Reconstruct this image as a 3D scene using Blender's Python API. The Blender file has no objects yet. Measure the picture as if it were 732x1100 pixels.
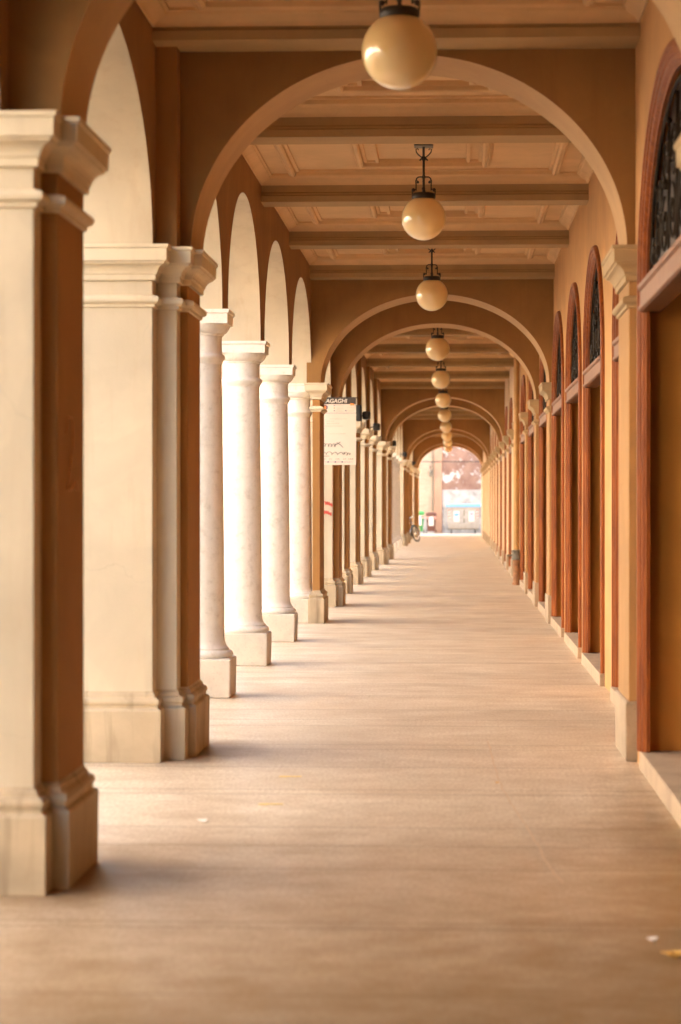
import bpy, bmesh, math, random
from mathutils import Vector, Matrix
random.seed(7)
PI = math.pi
sc = bpy.context.scene
COL = sc.collection

# ------------------------------------------------------------------ materials
def new_mat(name):
    m = bpy.data.materials.new(name); m.use_nodes = True
    nt = m.node_tree; nt.nodes.clear()
    out = nt.nodes.new('ShaderNodeOutputMaterial')
    b = nt.nodes.new('ShaderNodeBsdfPrincipled')
    nt.links.new(b.outputs[0], out.inputs[0])
    return m, nt, b

def L(nt, a, b): nt.links.new(a, b)

def pos(nt, scale=(1, 1, 1)):
    g = nt.nodes.new('ShaderNodeNewGeometry')
    mp = nt.nodes.new('ShaderNodeMapping'); mp.inputs['Scale'].default_value = scale
    L(nt, g.outputs['Position'], mp.inputs['Vector'])
    return mp.outputs[0]

def noise(nt, vec, scale, detail=6, rough=.55, dist=0.0):
    n = nt.nodes.new('ShaderNodeTexNoise')
    n.inputs['Scale'].default_value = scale; n.inputs['Detail'].default_value = detail
    n.inputs['Roughness'].default_value = rough; n.inputs['Distortion'].default_value = dist
    L(nt, vec, n.inputs['Vector']); return n.outputs[0]

def ramp(nt, fac, stops):
    r = nt.nodes.new('ShaderNodeValToRGB'); e = r.color_ramp.elements
    while len(e) < len(stops): e.new(.5)
    for i, (p, c) in enumerate(stops):
        e[i].position = p; e[i].color = c if len(c) == 4 else (*c, 1)
    L(nt, fac, r.inputs[0]); return r.outputs[0]

def mix(nt, fac, a, b, mode='MIX'):
    m = nt.nodes.new('ShaderNodeMix'); m.data_type = 'RGBA'; m.blend_type = mode
    for s, v in ((m.inputs[0], fac), (m.inputs[6], a), (m.inputs[7], b)):
        if isinstance(v, (int, float)): s.default_value = v
        elif isinstance(v, tuple): s.default_value = (*v, 1) if len(v) == 3 else v
        else: L(nt, v, s)
    return m.outputs[2]

def bump(nt, b, h, dist=.004, strength=.6):
    n = nt.nodes.new('ShaderNodeBump'); n.inputs['Distance'].default_value = dist
    n.inputs['Strength'].default_value = strength
    L(nt, h, n.inputs['Height']); L(nt, n.outputs[0], b.inputs['Normal'])

def sc3(c, k): return tuple(min(1, x * k) for x in c)

def plaster(name, c, var=.12, stain=None, stain_amt=.25, rough=.85, bd=.004, speck=True):
    m, nt, b = new_mat(name)
    p = pos(nt)
    n1 = noise(nt, p, 1.3, 7, .6, .3)
    base = ramp(nt, n1, [(.3, sc3(c, 1 - var)), (.7, sc3(c, 1 + var * .6))])
    # vertical run marks
    ps = pos(nt, (6, 6, .5)); n2 = noise(nt, ps, 1.5, 5, .6, .2)
    f2 = ramp(nt, n2, [(.52, (0, 0, 0)), (.78, (1, 1, 1))])
    st = stain or sc3(c, .62)
    f2m = nt.nodes.new('ShaderNodeMath'); f2m.operation = 'MULTIPLY'; f2m.inputs[1].default_value = stain_amt
    L(nt, f2, f2m.inputs[0])
    col = mix(nt, f2m.outputs[0], base, st)
    if speck:
        n3 = noise(nt, p, 24, 4, .7)
        f3 = ramp(nt, n3, [(.68, (0, 0, 0)), (.75, (.5, .5, .5))])
        col = mix(nt, f3, col, sc3(c, .7))
    pn = noise(nt, p, .9, 3, .5, 1.2)
    col = mix(nt, ramp(nt, pn, [(.50, (0, 0, 0)), (.53, (.28, .28, .28))]), col, sc3(c, .84))
    vd = nt.nodes.new('ShaderNodeVectorMath'); vd.operation = 'MULTIPLY_ADD'; vd.inputs[1].default_value = (.35, .35, .35)
    wv = nt.nodes.new('ShaderNodeTexNoise'); wv.inputs['Scale'].default_value = 3.2; wv.inputs['Detail'].default_value = 5
    L(nt, p, wv.inputs['Vector']); L(nt, wv.outputs[1], vd.inputs[0]); L(nt, p, vd.inputs[2])
    vo = nt.nodes.new('ShaderNodeTexVoronoi'); vo.feature = 'DISTANCE_TO_EDGE'; vo.inputs['Scale'].default_value = .9
    L(nt, vd.outputs[0], vo.inputs['Vector'])
    ln = ramp(nt, vo.outputs['Distance'], [(.0, (1, 1, 1)), (.0045, (0, 0, 0))])
    mk = ramp(nt, noise(nt, p, .8, 2), [(.52, (0, 0, 0)), (.60, (.20, .20, .20))])
    col = mix(nt, mix(nt, 1.0, ln, mk, 'MULTIPLY'), col, sc3(c, .45))
    L(nt, col, b.inputs['Base Color'])
    n4 = noise(nt, p, 60, 5, .6); n5 = noise(nt, p, 5, 4, .5)
    h = nt.nodes.new('ShaderNodeMath'); h.operation = 'MULTIPLY_ADD'; h.inputs[1].default_value = .3
    L(nt, n4, h.inputs[0]); L(nt, n5, h.inputs[2])
    bump(nt, b, h.outputs[0], bd)
    b.inputs['Roughness'].default_value = rough
    b.inputs['Specular IOR Level'].default_value = .3
    return m

def plain(name, c, rough=.5, metal=0, coat=0, var=.08, scale=6):
    m, nt, b = new_mat(name)
    n = noise(nt, pos(nt), scale, 4)
    L(nt, ramp(nt, n, [(.3, sc3(c, 1 - var)), (.7, sc3(c, 1 + var))]), b.inputs['Base Color'])
    b.inputs['Roughness'].default_value = rough; b.inputs['Metallic'].default_value = metal
    b.inputs['Coat Weight'].default_value = coat
    return m

def wood(name, c1, c2):
    m, nt, b = new_mat(name)
    n = noise(nt, pos(nt, (18, 18, 1.2)), 2.2, 7, .6, .6)
    n2 = noise(nt, pos(nt), 1.6, 3)
    col = ramp(nt, n, [(.32, c1), (.62, c2)])
    col = mix(nt, ramp(nt, n2, [(.4, (0, 0, 0)), (.7, (.35, .35, .35))]), col, sc3(c1, .6))
    L(nt, col, b.inputs['Base Color'])
    b.inputs['Roughness'].default_value = .5
    b.inputs['Specular IOR Level'].default_value = .3
    bump(nt, b, n, .002)
    return m

def marble(name):
    m, nt, b = new_mat(name)
    p = pos(nt)
    n = noise(nt, p, 11, 9, .7, .3)
    col = ramp(nt, n, [(.30, (.62, .57, .48)), (.46, (.76, .72, .63)), (.68, (.82, .78, .70))])
    n3 = noise(nt, p, 38, 5, .75)
    col = mix(nt, ramp(nt, n3, [(.6, (0, 0, 0)), (.72, (.4, .4, .4))]), col, (.46, .38, .30))
    L(nt, col, b.inputs['Base Color'])
    bump(nt, b, n3, .003, .5)
    b.inputs['Roughness'].default_value = .6
    return m

def stone(name, c):
    m, nt, b = new_mat(name)
    p = pos(nt)
    n = noise(nt, p, 2.2, 8, .65, .4); n3 = noise(nt, p, 30, 5, .75)
    col = ramp(nt, n, [(.28, sc3(c, .72)), (.5, c), (.75, sc3(c, 1.18))])
    col = mix(nt, ramp(nt, n3, [(.55, (0, 0, 0)), (.7, (.5, .5, .5))]), col, sc3(c, .55))
    L(nt, col, b.inputs['Base Color'])
    bump(nt, b, n3, .005, .7)
    b.inputs['Roughness'].default_value = .75
    return m

def floor_mat():
    m, nt, b = new_mat('paving stone')
    g = nt.nodes.new('ShaderNodeNewGeometry'); p = g.outputs['Position']
    br = nt.nodes.new('ShaderNodeTexBrick')
    br.inputs['Scale'].default_value = 1; br.inputs['Mortar Size'].default_value = .018
    br.inputs['Mortar Smooth'].default_value = .4; br.inputs['Bias'].default_value = 0
    br.inputs['Brick Width'].default_value = 50.0; br.inputs['Row Height'].default_value = 1.36
    br.offset = 0; br.squash = 1
    br.inputs['Color1'].default_value = (.86, .85, .84, 1); br.inputs['Color2'].default_value = (1.06, 1.05, 1.03, 1)
    br.inputs['Mortar'].default_value = (.38, .33, .28, 1)
    # gentle wobble so that the joints are not ruled
    wn = nt.nodes.new('ShaderNodeTexNoise'); wn.inputs['Scale'].default_value = 2.5; L(nt, p, wn.inputs['Vector'])
    sub = nt.nodes.new('ShaderNodeVectorMath'); sub.operation = 'MULTIPLY_ADD'
    sub.inputs[1].default_value = (.02, .02, 0); L(nt, wn.outputs[1], sub.inputs[0])
    shf = nt.nodes.new('ShaderNodeVectorMath'); shf.operation = 'ADD'; shf.inputs[1].default_value = (103.2, .3, 0)
    L(nt, p, shf.inputs[0]); L(nt, shf.outputs[0], sub.inputs[2])
    L(nt, sub.outputs[0], br.inputs['Vector'])
    n1 = noise(nt, pos(nt, (.7, .8, 1)), 1.3, 4, .5, .3)
    col = ramp(nt, n1, [(.25, (.57, .50, .375)), (.5, (.70, .63, .49)), (.75, (.80, .73, .59))])
    n2 = noise(nt, pos(nt, (.7, .9, 1)), 2.6, 5, .6, .2)
    col = mix(nt, ramp(nt, n2, [(.36, (0, 0, 0)), (.74, (.75, .75, .75))]), col, (.42, .32, .20))
    n6 = noise(nt, pos(nt, (1, 1, 1)), .35, 4, .5)
    col = mix(nt, ramp(nt, n6, [(.5, (0, 0, 0)), (.75, (.5, .5, .5))]), col, (.54, .40, .26))
    n3 = noise(nt, pos(nt, (1, .3, 1)), 70, 3, .7)
    col = mix(nt, ramp(nt, n3, [(.4, (0, 0, 0)), (.72, (.5, .5, .5))]), col, (.84, .78, .68))
    n3b = noise(nt, pos(nt, (1, .28, 1)), 52, 4, .75)
    col = mix(nt, ramp(nt, n3b, [(.38, (0, 0, 0)), (.72, (.85, .85, .85))]), col, (.40, .29, .19))
    col = mix(nt, .6, col, br.outputs[0], 'MULTIPLY')
    # grime at the first two piers' feet; two broad ellipses paint near-floor shade
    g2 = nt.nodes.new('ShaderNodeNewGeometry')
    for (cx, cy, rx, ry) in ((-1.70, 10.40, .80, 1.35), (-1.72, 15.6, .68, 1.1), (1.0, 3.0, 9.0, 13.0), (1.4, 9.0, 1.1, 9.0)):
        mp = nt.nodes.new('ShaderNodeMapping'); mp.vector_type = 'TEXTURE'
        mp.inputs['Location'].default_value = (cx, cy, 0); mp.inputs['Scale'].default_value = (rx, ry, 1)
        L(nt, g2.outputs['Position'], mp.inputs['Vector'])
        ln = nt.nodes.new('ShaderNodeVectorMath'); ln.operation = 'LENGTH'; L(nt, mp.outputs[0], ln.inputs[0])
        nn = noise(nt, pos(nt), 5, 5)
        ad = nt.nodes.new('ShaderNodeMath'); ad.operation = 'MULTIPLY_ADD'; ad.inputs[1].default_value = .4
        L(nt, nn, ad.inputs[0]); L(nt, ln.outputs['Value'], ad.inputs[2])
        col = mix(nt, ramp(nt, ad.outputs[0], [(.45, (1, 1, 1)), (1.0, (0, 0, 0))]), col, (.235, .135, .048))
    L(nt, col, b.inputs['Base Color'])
    r = ramp(nt, n2, [(.3, (.36, .36, .36)), (.7, (.48, .48, .48))]); L(nt, r, b.inputs['Roughness'])
    h = nt.nodes.new('ShaderNodeMath'); h.operation = 'MULTIPLY_ADD'; h.inputs[1].default_value = .25
    L(nt, n3b, h.inputs[0]); L(nt, br.outputs[0], h.inputs[2])
    bump(nt, b, h.outputs[0], .003, .5)
    b.inputs['Specular IOR Level'].default_value = .22
    return m

def peeling_wall_mat():
    m, nt, b = new_mat('peeling plaster')
    p = pos(nt)
    n = noise(nt, p, 1.5, 9, .72, .15)
    z = nt.nodes.new('ShaderNodeSeparateXYZ'); L(nt, p, z.inputs[0])
    red = ramp(nt, noise(nt, p, 2, 6, .6), [(.3, (.19, .105, .078)), (.7, (.30, .19, .145))])
    white = ramp(nt, noise(nt, p, 2.5, 6, .6), [(.3, (.36, .34, .31)), (.7, (.58, .56, .54))])
    f = ramp(nt, n, [(.53, (0, 0, 0)), (.57, (1, 1, 1))])
    up = mix(nt, f, red, white)
    lowc = ramp(nt, noise(nt, p, 1.7, 7, .7), [(.35, (.26, .255, .245)), (.6, (.52, .51, .49))])
    step = nt.nodes.new('ShaderNodeMath'); step.operation = 'GREATER_THAN'; step.inputs[1].default_value = 2.25
    L(nt, z.outputs[2], step.inputs[0])
    L(nt, mix(nt, step.outputs[0], lowc, up), b.inputs['Base Color'])
    b.inputs['Roughness'].default_value = .9
    bump(nt, b, n, .02)
    return m

def brick_mat(name, c1, c2, mortar):
    m, nt, b = new_mat(name)
    g = nt.nodes.new('ShaderNodeNewGeometry')
    s = nt.nodes.new('ShaderNodeSeparateXYZ'); L(nt, g.outputs['Position'], s.inputs[0])
    c = nt.nodes.new('ShaderNodeCombineXYZ'); L(nt, s.outputs[0], c.inputs[0]); L(nt, s.outputs[2], c.inputs[1])
    br = nt.nodes.new('ShaderNodeTexBrick'); L(nt, c.outputs[0], br.inputs['Vector'])
    br.inputs['Scale'].default_value = 1; br.inputs['Brick Width'].default_value = .28
    br.inputs['Row Height'].default_value = .085; br.inputs['Mortar Size'].default_value = .01
    br.inputs['Color1'].default_value = (*c1, 1); br.inputs['Color2'].default_value = (*c2, 1)
    br.inputs['Mortar'].default_value = (*mortar, 1)
    n = noise(nt, g.outputs['Position'], 1.2, 6)
    L(nt, mix(nt, .5, br.outputs[0], ramp(nt, n, [(.3, (.6, .6, .6)), (.7, (1, 1, 1))]), 'MULTIPLY'), b.inputs['Base Color'])
    b.inputs['Roughness'].default_value = .9
    return m

M = {}
M['cream'] = plaster('cream plaster', (.62, .53, .375), .16, stain=(.46, .33, .19), stain_amt=.4)
M['cap'] = plaster('cream stone trim', (.70, .60, .42), .14, stain=(.36, .27, .17), stain_amt=.4)
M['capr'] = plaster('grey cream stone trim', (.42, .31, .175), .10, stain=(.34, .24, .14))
M['base'] = plaster('worn stone base', (.53, .425, .28), .26, stain=(.17, .12, .07), stain_amt=.8)
M['ochre'] = plaster('ochre plaster', (.36, .18, .055), .17, stain=(.40, .17, .05), stain_amt=.3)
M['ochre_wall'] = plaster('ochre wall plaster', (.53, .295, .115), .17, stain=(.48, .23, .08), stain_amt=.3)
M['reveal'] = plaster('deep ochre reveal', (.66, .30, .065), .08)
M['ochre_pil'] = plaster('ochre pilaster plaster', (.38, .22, .09), .16)
M['buff'] = plaster('buff wall plaster', (.66, .50, .33), .10)
M['arch'] = plaster('arch plaster', (.30, .152, .047), .17, stain_amt=.35)
M['soffit'] = plaster('arch soffit plaster', (.50, .32, .16), .13, stain_amt=.2)
M['ceil'] = plaster('ceiling plaster', (.68, .455, .235), .14, stain_amt=.2)
M['beam'] = plaster('beam plaster', (.42, .285, .135), .15, stain_amt=.15)
M['marble'] = marble('pale marble')
M['stone'] = stone('threshold stone', (.38, .29, .20))
M['granite'] = stone('speckled plinth stone', (.36, .28, .19))
M['plinthstone'] = stone('pale plinth stone', (.60, .53, .43))
M['wood'] = wood('varnished wood', (.17, .040, .010), (.34, .098, .018))
M['woodt'] = wood('transom wood', (.14, .048, .012), (.21, .08, .025))
M['iron'] = plain('wrought iron', (.035, .028, .02), .45, .3)
M['ironb'] = plain('bronze iron', (.022, .013, .005), .6, 0)
M['glass_dark'] = plain('dark glass', (.004, .0025, .0015), .3)
M['door'] = wood('door wood', (.10, .035, .012), (.20, .08, .03))
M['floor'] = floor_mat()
M['ground'] = stone('street paving', (.50, .45, .39))
M['asphalt'] = stone('asphalt', (.09, .085, .08))
M['peel'] = peeling_wall_mat()
M['brick'] = brick_mat('pale brick', (.44, .31, .22), (.50, .37, .27), (.46, .40, .33))
M['pink'] = plaster('faded orange plaster', (.42, .26, .18), .14)
M['grey'] = stone('grey render', (.42, .42, .42))
M['facade'] = plaster('street facade', (.72, .62, .50), .06)
M['galv'] = plain('galvanised steel', (.38, .36, .33), .6, .1, var=.12)
M['greenbin'] = plain('green plastic', (.05, .27, .08), .5)
M['brownbin'] = plain('brown plastic', (.12, .045, .028), .5)
M['blue'] = plain('blue lid', (.16, .36, .62), .5)
M['rubber'] = plain('black rubber', (.02, .02, .02), .7)
M['black'] = plain('black paint', (.02, .018, .016), .4)
M['chrome'] = plain('bright metal', (.6, .6, .6), .25, .9)
M['blueframe'] = plain('blue bicycle paint', (.06, .12, .2), .35)
M['white'] = plain('white paper', (.62, .60, .57), .7, var=.03)
M['paper'] = plain('cream printed sheet', (.70, .62, .50), .6, var=.02)
M['paperdark'] = plain('dark printed band', (.05, .036, .026), .6)
M['scrap'] = plain('white scrap', (.86, .84, .80), .8, var=.02)
M['red'] = plain('red print', (.62, .10, .06), .6)
M['pale_red'] = plain('faded red print', (.80, .50, .38), .7)
M['orange'] = plain('orange print', (.85, .28, .06), .6)
M['ink'] = plain('dark marker ink', (.13, .10, .085), .7)
M['navy'] = plain('navy print', (.06, .07, .16), .6)
M['magenta'] = plain('pink print', (.75, .25, .35), .6)
M['spray'] = plain('red spray paint', (.62, .09, .06), .7)
M['chalk'] = plain('scratched plaster', (.62, .33, .14), .8)
M['rust'] = plain('rusty iron', (.27, .13, .055), .75, var=.3, scale=12)
M['pipe'] = plain('ochre painted pipe', (.48, .27, .09), .55, var=.15)
M['greyiron'] = plain('grey cast iron', (.20, .18, .14), .6, .3)
M['yellow'] = plain('yellow tape', (.85, .66, .22), .6)
M['leafm'] = plain('dry yellow leaf', (.68, .42, .10), .7, var=.2, scale=40)

for k_, v_ in (('ironb', .12), ('glass_dark', .15), ('woodt', .15), ('wood', .22)):
    for n_ in M[k_].node_tree.nodes:
        if n_.type == 'BSDF_PRINCIPLED': n_.inputs['Specular IOR Level'].default_value = v_

def globe_mat():
    m, nt, b = new_mat('opal glass')
    n = noise(nt, pos(nt), 3, 3)
    L(nt, ramp(nt, n, [(.3, (.82, .60, .27)), (.7, (.88, .68, .34))]), b.inputs['Base Color'])
    b.inputs['Roughness'].default_value = .3
    b.inputs['Subsurface Weight'].default_value = .15
    b.inputs['Subsurface Radius'].default_value = (.1, .06, .03)
    b.inputs['Coat Weight'].default_value = 1; b.inputs['Coat Roughness'].default_value = .03; b.inputs['Coat IOR'].default_value = 1.8
    return m
M['globe'] = globe_mat()

# ------------------------------------------------------------------ helpers
def link(name, bm, mats, parent=None, smooth=None, bevel=0, loc=None):
    bmesh.ops.recalc_face_normals(bm, faces=bm.faces)
    me = bpy.data.meshes.new(name); bm.to_mesh(me); bm.free()
    if not isinstance(mats, (list, tuple)): mats = [mats]
    for mm in mats: me.materials.append(M[mm])
    if smooth is not None:
        for f in me.polygons: f.use_smooth = True
        me.set_sharp_from_angle(angle=math.radians(smooth))
    o = bpy.data.objects.new(name, me); COL.objects.link(o)
    if parent: o.parent = parent
    if loc: o.location = loc
    if bevel:
        md = o.modifiers.new('edge', 'BEVEL'); md.width = bevel; md.segments = 2
        md.limit_method = 'ANGLE'; md.angle_limit = math.radians(40)
    return o

def tag(o, label=None, cat=None, group=None, kind=None):
    if label: o['label'] = label
    if cat: o['category'] = cat
    if group: o['group'] = group
    if kind or cat: o['kind'] = kind or 'thing'
    return o

def empty(name, loc, label, cat, group=None, rz=0):
    o = bpy.data.objects.new(name, None); COL.objects.link(o); o.empty_display_size = .2
    o.location = loc; o.rotation_euler = (0, 0, rz)
    return tag(o, label, cat, group)

KIDS = {}
def kids(o): return [c for c in bpy.data.objects if c.parent == o]
def dup(root, loc, label=None, rz=None):
    r = root.copy(); COL.objects.link(r); r.location = loc
    if rz is not None: r.rotation_euler = (0, 0, rz)
    if label: r['label'] = label
    def rec(src, dst):
        for ch in kids(src):
            c = ch.copy(); COL.objects.link(c); c.parent = dst
            if len(ch.name) : rec(ch, c)
    rec(root, r)
    return r

def box(bm, x0, x1, y0, y1, z0, z1, mi=0):
    v = [bm.verts.new(p) for p in ((x0, y0, z0), (x1, y0, z0), (x1, y1, z0), (x0, y1, z0),
                                   (x0, y0, z1), (x1, y0, z1), (x1, y1, z1), (x0, y1, z1))]
    for q in ((0, 3, 2, 1), (4, 5, 6, 7), (0, 1, 5, 4), (1, 2, 6, 5), (2, 3, 7, 6), (3, 0, 4, 7)):
        f = bm.faces.new([v[i] for i in q]); f.material_index = mi

def offset_poly(poly, d):
    n = len(poly); out = []
    for i in range(n):
        p0, p1, p2 = Vector(poly[i - 1]), Vector(poly[i]), Vector(poly[(i + 1) % n])
        a = (p1 - p0).normalized(); b = (p2 - p1).normalized()
        na = Vector((a.y, -a.x)); nb = Vector((b.y, -b.x))   # CCW polygon: outward normals
        k = 1 + na.dot(nb)
        out.append(p1 + (na + nb) * (d / max(k, .2)))
    return out

def sweep_poly(bm, poly, prof, mi=0):
    """prof = [(offset, z)...] swept round a CCW plan polygon, capped both ends"""
    rings = []
    for (d, z) in prof:
        rings.append([bm.verts.new((p.x, p.y, z)) for p in offset_poly(poly, d)])
    n = len(poly)
    for a, b in zip(rings, rings[1:]):
        for i in range(n):
            f = bm.faces.new((a[i], a[(i + 1) % n], b[(i + 1) % n], b[i])); f.material_index = mi
    f = bm.faces.new(list(reversed(rings[0]))); f.material_index = mi
    f = bm.faces.new(rings[-1]); f.material_index = mi

def lathe(bm, prof, n=32, c=(0, 0, 0), mi=0, cap=True):
    rings = []
    for (r, z) in prof:
        rings.append([bm.verts.new((c[0] + r * math.cos(2 * PI * i / n), c[1] + r * math.sin(2 * PI * i / n), c[2] + z)) for i in range(n)])
    for a, b in zip(rings, rings[1:]):
        for i in range(n):
            f = bm.faces.new((a[i], a[(i + 1) % n], b[(i + 1) % n], b[i])); f.material_index = mi
    if cap:
        bm.faces.new(list(reversed(rings[0]))).material_index = mi
        bm.faces.new(rings[-1]).material_index = mi

def tube(bm, pts, r, n=6, closed=False, mi=0):
    pts = [Vector(p) for p in pts]
    if not isinstance(r, (list, tuple)): r = [r] * len(pts)
    rings = []; N = len(pts); up = None
    for i, p in enumerate(pts):
        if closed: t = (pts[(i + 1) % N] - pts[i - 1])
        else: t = pts[min(i + 1, N - 1)] - pts[max(i - 1, 0)]
        t.normalize()
        if up is None:
            up = Vector((0, 0, 1)) if abs(t.z) < .9 else Vector((1, 0, 0))
        u = (up - t * up.dot(t)).normalized(); w = t.cross(u); up = u
        rings.append([bm.verts.new(p + (u * math.cos(2 * PI * k / n) + w * math.sin(2 * PI * k / n)) * r[i]) for k in range(n)])
    seg = list(zip(rings, rings[1:]))
    if closed: seg.append((rings[-1], rings[0]))
    for a, b in seg:
        for k in range(n):
            bm.faces.new((a[k], a[(k + 1) % n], b[(k + 1) % n], b[k])).material_index = mi
    if not closed:
        bm.faces.new(list(reversed(rings[0]))).material_index = mi
        bm.faces.new(rings[-1]).material_index = mi

def sphere(bm, c, r, u=32, v=20, sz=1, mi=0):
    res = bmesh.ops.create_uvsphere(bm, u_segments=u, v_segments=v, radius=r)
    for vv in res['verts']:
        vv.co.z *= sz; vv.co += Vector(c)
        for f in vv.link_faces: f.material_index = mi

def B(): return bmesh.new()

# ------------------------------------------------------------------ dimensions
ZS = 3.195                                   # top of every capital
XL_OUT = -2.45                               # street side of the arcade
NECK_PROF = [(.002, 2.812), (.014, 2.816), (.016, 2.835), (.030, 2.839), (.040, 2.850), (.042, 2.866), (.034, 2.880), (.018, 2.884), (.002, 2.89)]
CAP_PROF = [(.002, 2.978), (.02, 2.98), (.022, 2.988), (.022, 3.015), (.03, 3.018), (.034, 3.035), (.044, 3.052), (.060, 3.068),
            (.080, 3.078), (.086, 3.092), (.097, 3.094), (.099, 3.17), (.108, 3.174), (.11, ZS)]
BASE_PROF = [(.055, 0), (.058, .318), (.05, .328), (.036, .334), (.036, .352), (.044, .362), (.045, .378), (.036, .392),
             (.018, .40), (.014, .42), (.004, .428), (0, .44)]

# transverse arches: y front, y rear, x of left foot, x of right foot, rise
T = {
 'N': (10.05, 10.72, -1.643, 1.075, 1.19),
 'A': (15.25, 15.98, -1.665, 1.085, 1.235),
 'B': (32.12, 33.1, -1.775, 1.262, 1.18),
 'C': (37.40, 38.3, -1.775, 1.262, 1.18),
 'D': (62.9, 63.8, -1.775, 1.27, 1.16),
 'E': (68.4, 69.3, -1.775, 1.27, 1.16),
 'F': (89.8, 90.7, -1.775, 1.29, 1.16),
 'G': (95.2, 96.1, -1.775, 1.29, 1.16),
 'H': (111.6, 112.5, -1.74, 1.33, 1.16),
 'I': (117.6, 118.6, -1.72, 1.36, 1.16),
}
Y0, Y1 = -34.0, 118.6

# ------------------------------------------------------------------ setting: ground and floor
bm = B(); box(bm, -200, 200, -150, 300, -.5, -.02)
tag(link('ground', bm, 'ground'), 'pale stone street surface beyond the far arch', kind='structure')
bm = B(); box(bm, -30, -2.90, -60, 119.2, -.1, -.012)
tag(link('road', bm, 'asphalt'), 'asphalt street running beside the arcade', kind='structure')
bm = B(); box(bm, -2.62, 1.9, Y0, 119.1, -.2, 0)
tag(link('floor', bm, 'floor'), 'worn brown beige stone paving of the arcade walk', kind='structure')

# ------------------------------------------------------------------ piers
PG = 'square piers along the street side'
def pier(kind, y0, y1, xm, xi, label, ym=None, xmid=None, strip=0, basemat='base'):
    """y0..y1 depth, xm inner face of the main body, xi inner face of the pilaster"""
    o = empty('square_pier', (-2.1, (y0 + y1) / 2, 0), label, 'pier', PG)
    ox, oy = o.location.x, o.location.y
    step = .17 if kind == 'arch' else .10
    def loc(pp): return [(a - ox, b - oy) for a, b in pp]
    if xmid is not None:
        union = [(XL_OUT, y0), (xm, y0), (xm, y0 + .18), (xmid, y0 + .18), (xmid, y0 + .37), (xi, y0 + .37), (xi, y1), (XL_OUT, y1)]
        pil = [(xmid - .02, y0 + .37), (xi, y0 + .37), (xi, y1), (xmid - .02, y1)]
        main = [(XL_OUT, y0), (xm, y0), (xm, y0 + .18), (xmid, y0 + .18), (xmid, y1 - .002), (XL_OUT, y1 - .002)]
    else:
        union = [(XL_OUT, y0), (xm, y0), (xm, y0 + step), (xi, y0 + step), (xi, y1), (XL_OUT, y1)]
        pil = [(xm - .02, y0 + step), (xi, y0 + step), (xi, y1), (xm - .02, y1)]
        main = [(XL_OUT, y0), (xm, y0), (xm, y1 - .002), (XL_OUT, y1 - .002)]
    bm = B(); sweep_poly(bm, loc(main), [(0, .43), (0, 2.983)]); link('shaft', bm, 'cream', o, bevel=.006)
    bm = B(); sweep_poly(bm, loc(pil), [(0, .43), (0, 2.983)]); link('pilaster', bm, 'ochre', o, bevel=.006)
    bm = B(); sweep_poly(bm, loc(union), BASE_PROF); link('base', bm, basemat, o, bevel=.003)
    bm = B(); sweep_poly(bm, loc(union), NECK_PROF); link('necking', bm, 'cap', o)
    bm = B(); sweep_poly(bm, loc(union), CAP_PROF); link('capital', bm, 'cap', o, bevel=.002)
    return o

def strip_part(o, x0, x1, y0, y1, z1, mat):
    bm = B(); ox, oy = o.location.x, o.location.y
    box(bm, x0 - ox, x1 - ox, y0 - oy, y1 - oy, ZS, z1)
    link('wall_strip', bm, mat, o, bevel=.004)

pN = pier('arch', 9.84, 10.72, -1.72, -1.65, 'nearest cream and ochre pier at the left edge, scratched on its brown side')
pA = pier('arch', 14.88, 15.98, -1.862, -1.683, 'second broad stepped pier, just before the marble columns', xmid=-1.732)
strip_part(pA, -1.90, -1.732, 15.06, 15.249, 4.64, 'ochre')
pC = pier('arch', 37.25, 38.3, -1.872, -1.775, 'pier behind the hanging notice, with red scrawl on its cream face')
mids = []
ordn = ['first', 'second', 'third', 'fourth']
for i, y in enumerate((42.5, 47.4, 52.2, 57.3)):
    o = pier('mid', y, y + .8, -1.93, -1.865, 'slender square pier, %s beyond the pier with red scrawl' % ordn[i])
    strip_part(o, -1.90, -1.83, y + .2, y + .65, 4.56, 'arch'); mids.append(o)
pD = pier('arch', 62.75, 63.8, -1.872, -1.775, 'arch pier where the row of slender square piers ends')
pE = pier('arch', 68.25, 69.3, -1.872, -1.775, 'arch pier just before the far group of white columns')
pF = pier('arch', 89.65, 90.7, -1.872, -1.775, 'arch pier just after the far group of white columns')
pG = pier('arch', 95.05, 96.1, -1.872, -1.775, 'arch pier just in front of the parked bicycle')
for i, y in enumerate((100.3, 104.2, 108.1)):
    o = pier('mid', y, y + .8, -1.93, -1.865, '%s slender square pier beside and behind the bicycle' % ordn[i].capitalize())
pH = pier('arch', 111.45, 112.5, -1.84, -1.74, 'last pier but one before the sunlit street end')
pI = pier('arch', 117.45, 118.6, -1.82, -1.72, 'last pier on the left, at the opening to the street')
# unseen pier, and an added wall that keeps daylight off the near floor
pq = pier('arch', 5.8, 6.7, -1.72, -1.65, 'cream pier beside the camera, out of view')
bm = B(); box(bm, -2.40, -1.90, Y0, 5.79, 0, ZS - .001)
tag(link('blind_wall', bm, 'cream'), 'solid cream wall behind the camera, out of view', 'wall')  # added wall, keeps daylight off the near floor
pB = empty('square_pier', (-1.85, 32.6, 0), 'ochre pilaster pier joined to the fourth marble column', 'pier', PG)
pp = [(-.032, -.5), (.07, -.5), (.07, .5), (-.032, .5)]
bm = B(); sweep_poly(bm, pp, [(0, .43), (0, 2.983)]); link('shaft', bm, 'ochre', pB, bevel=.006)
bm = B(); sweep_poly(bm, pp, BASE_PROF); link('base', bm, 'base', pB, bevel=.003)
bm = B(); sweep_poly(bm, pp, NECK_PROF); link('necking', bm, 'cap', pB)
bm = B(); sweep_poly(bm, pp, CAP_PROF); link('capital', bm, 'cap', pB, bevel=.002)

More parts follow.
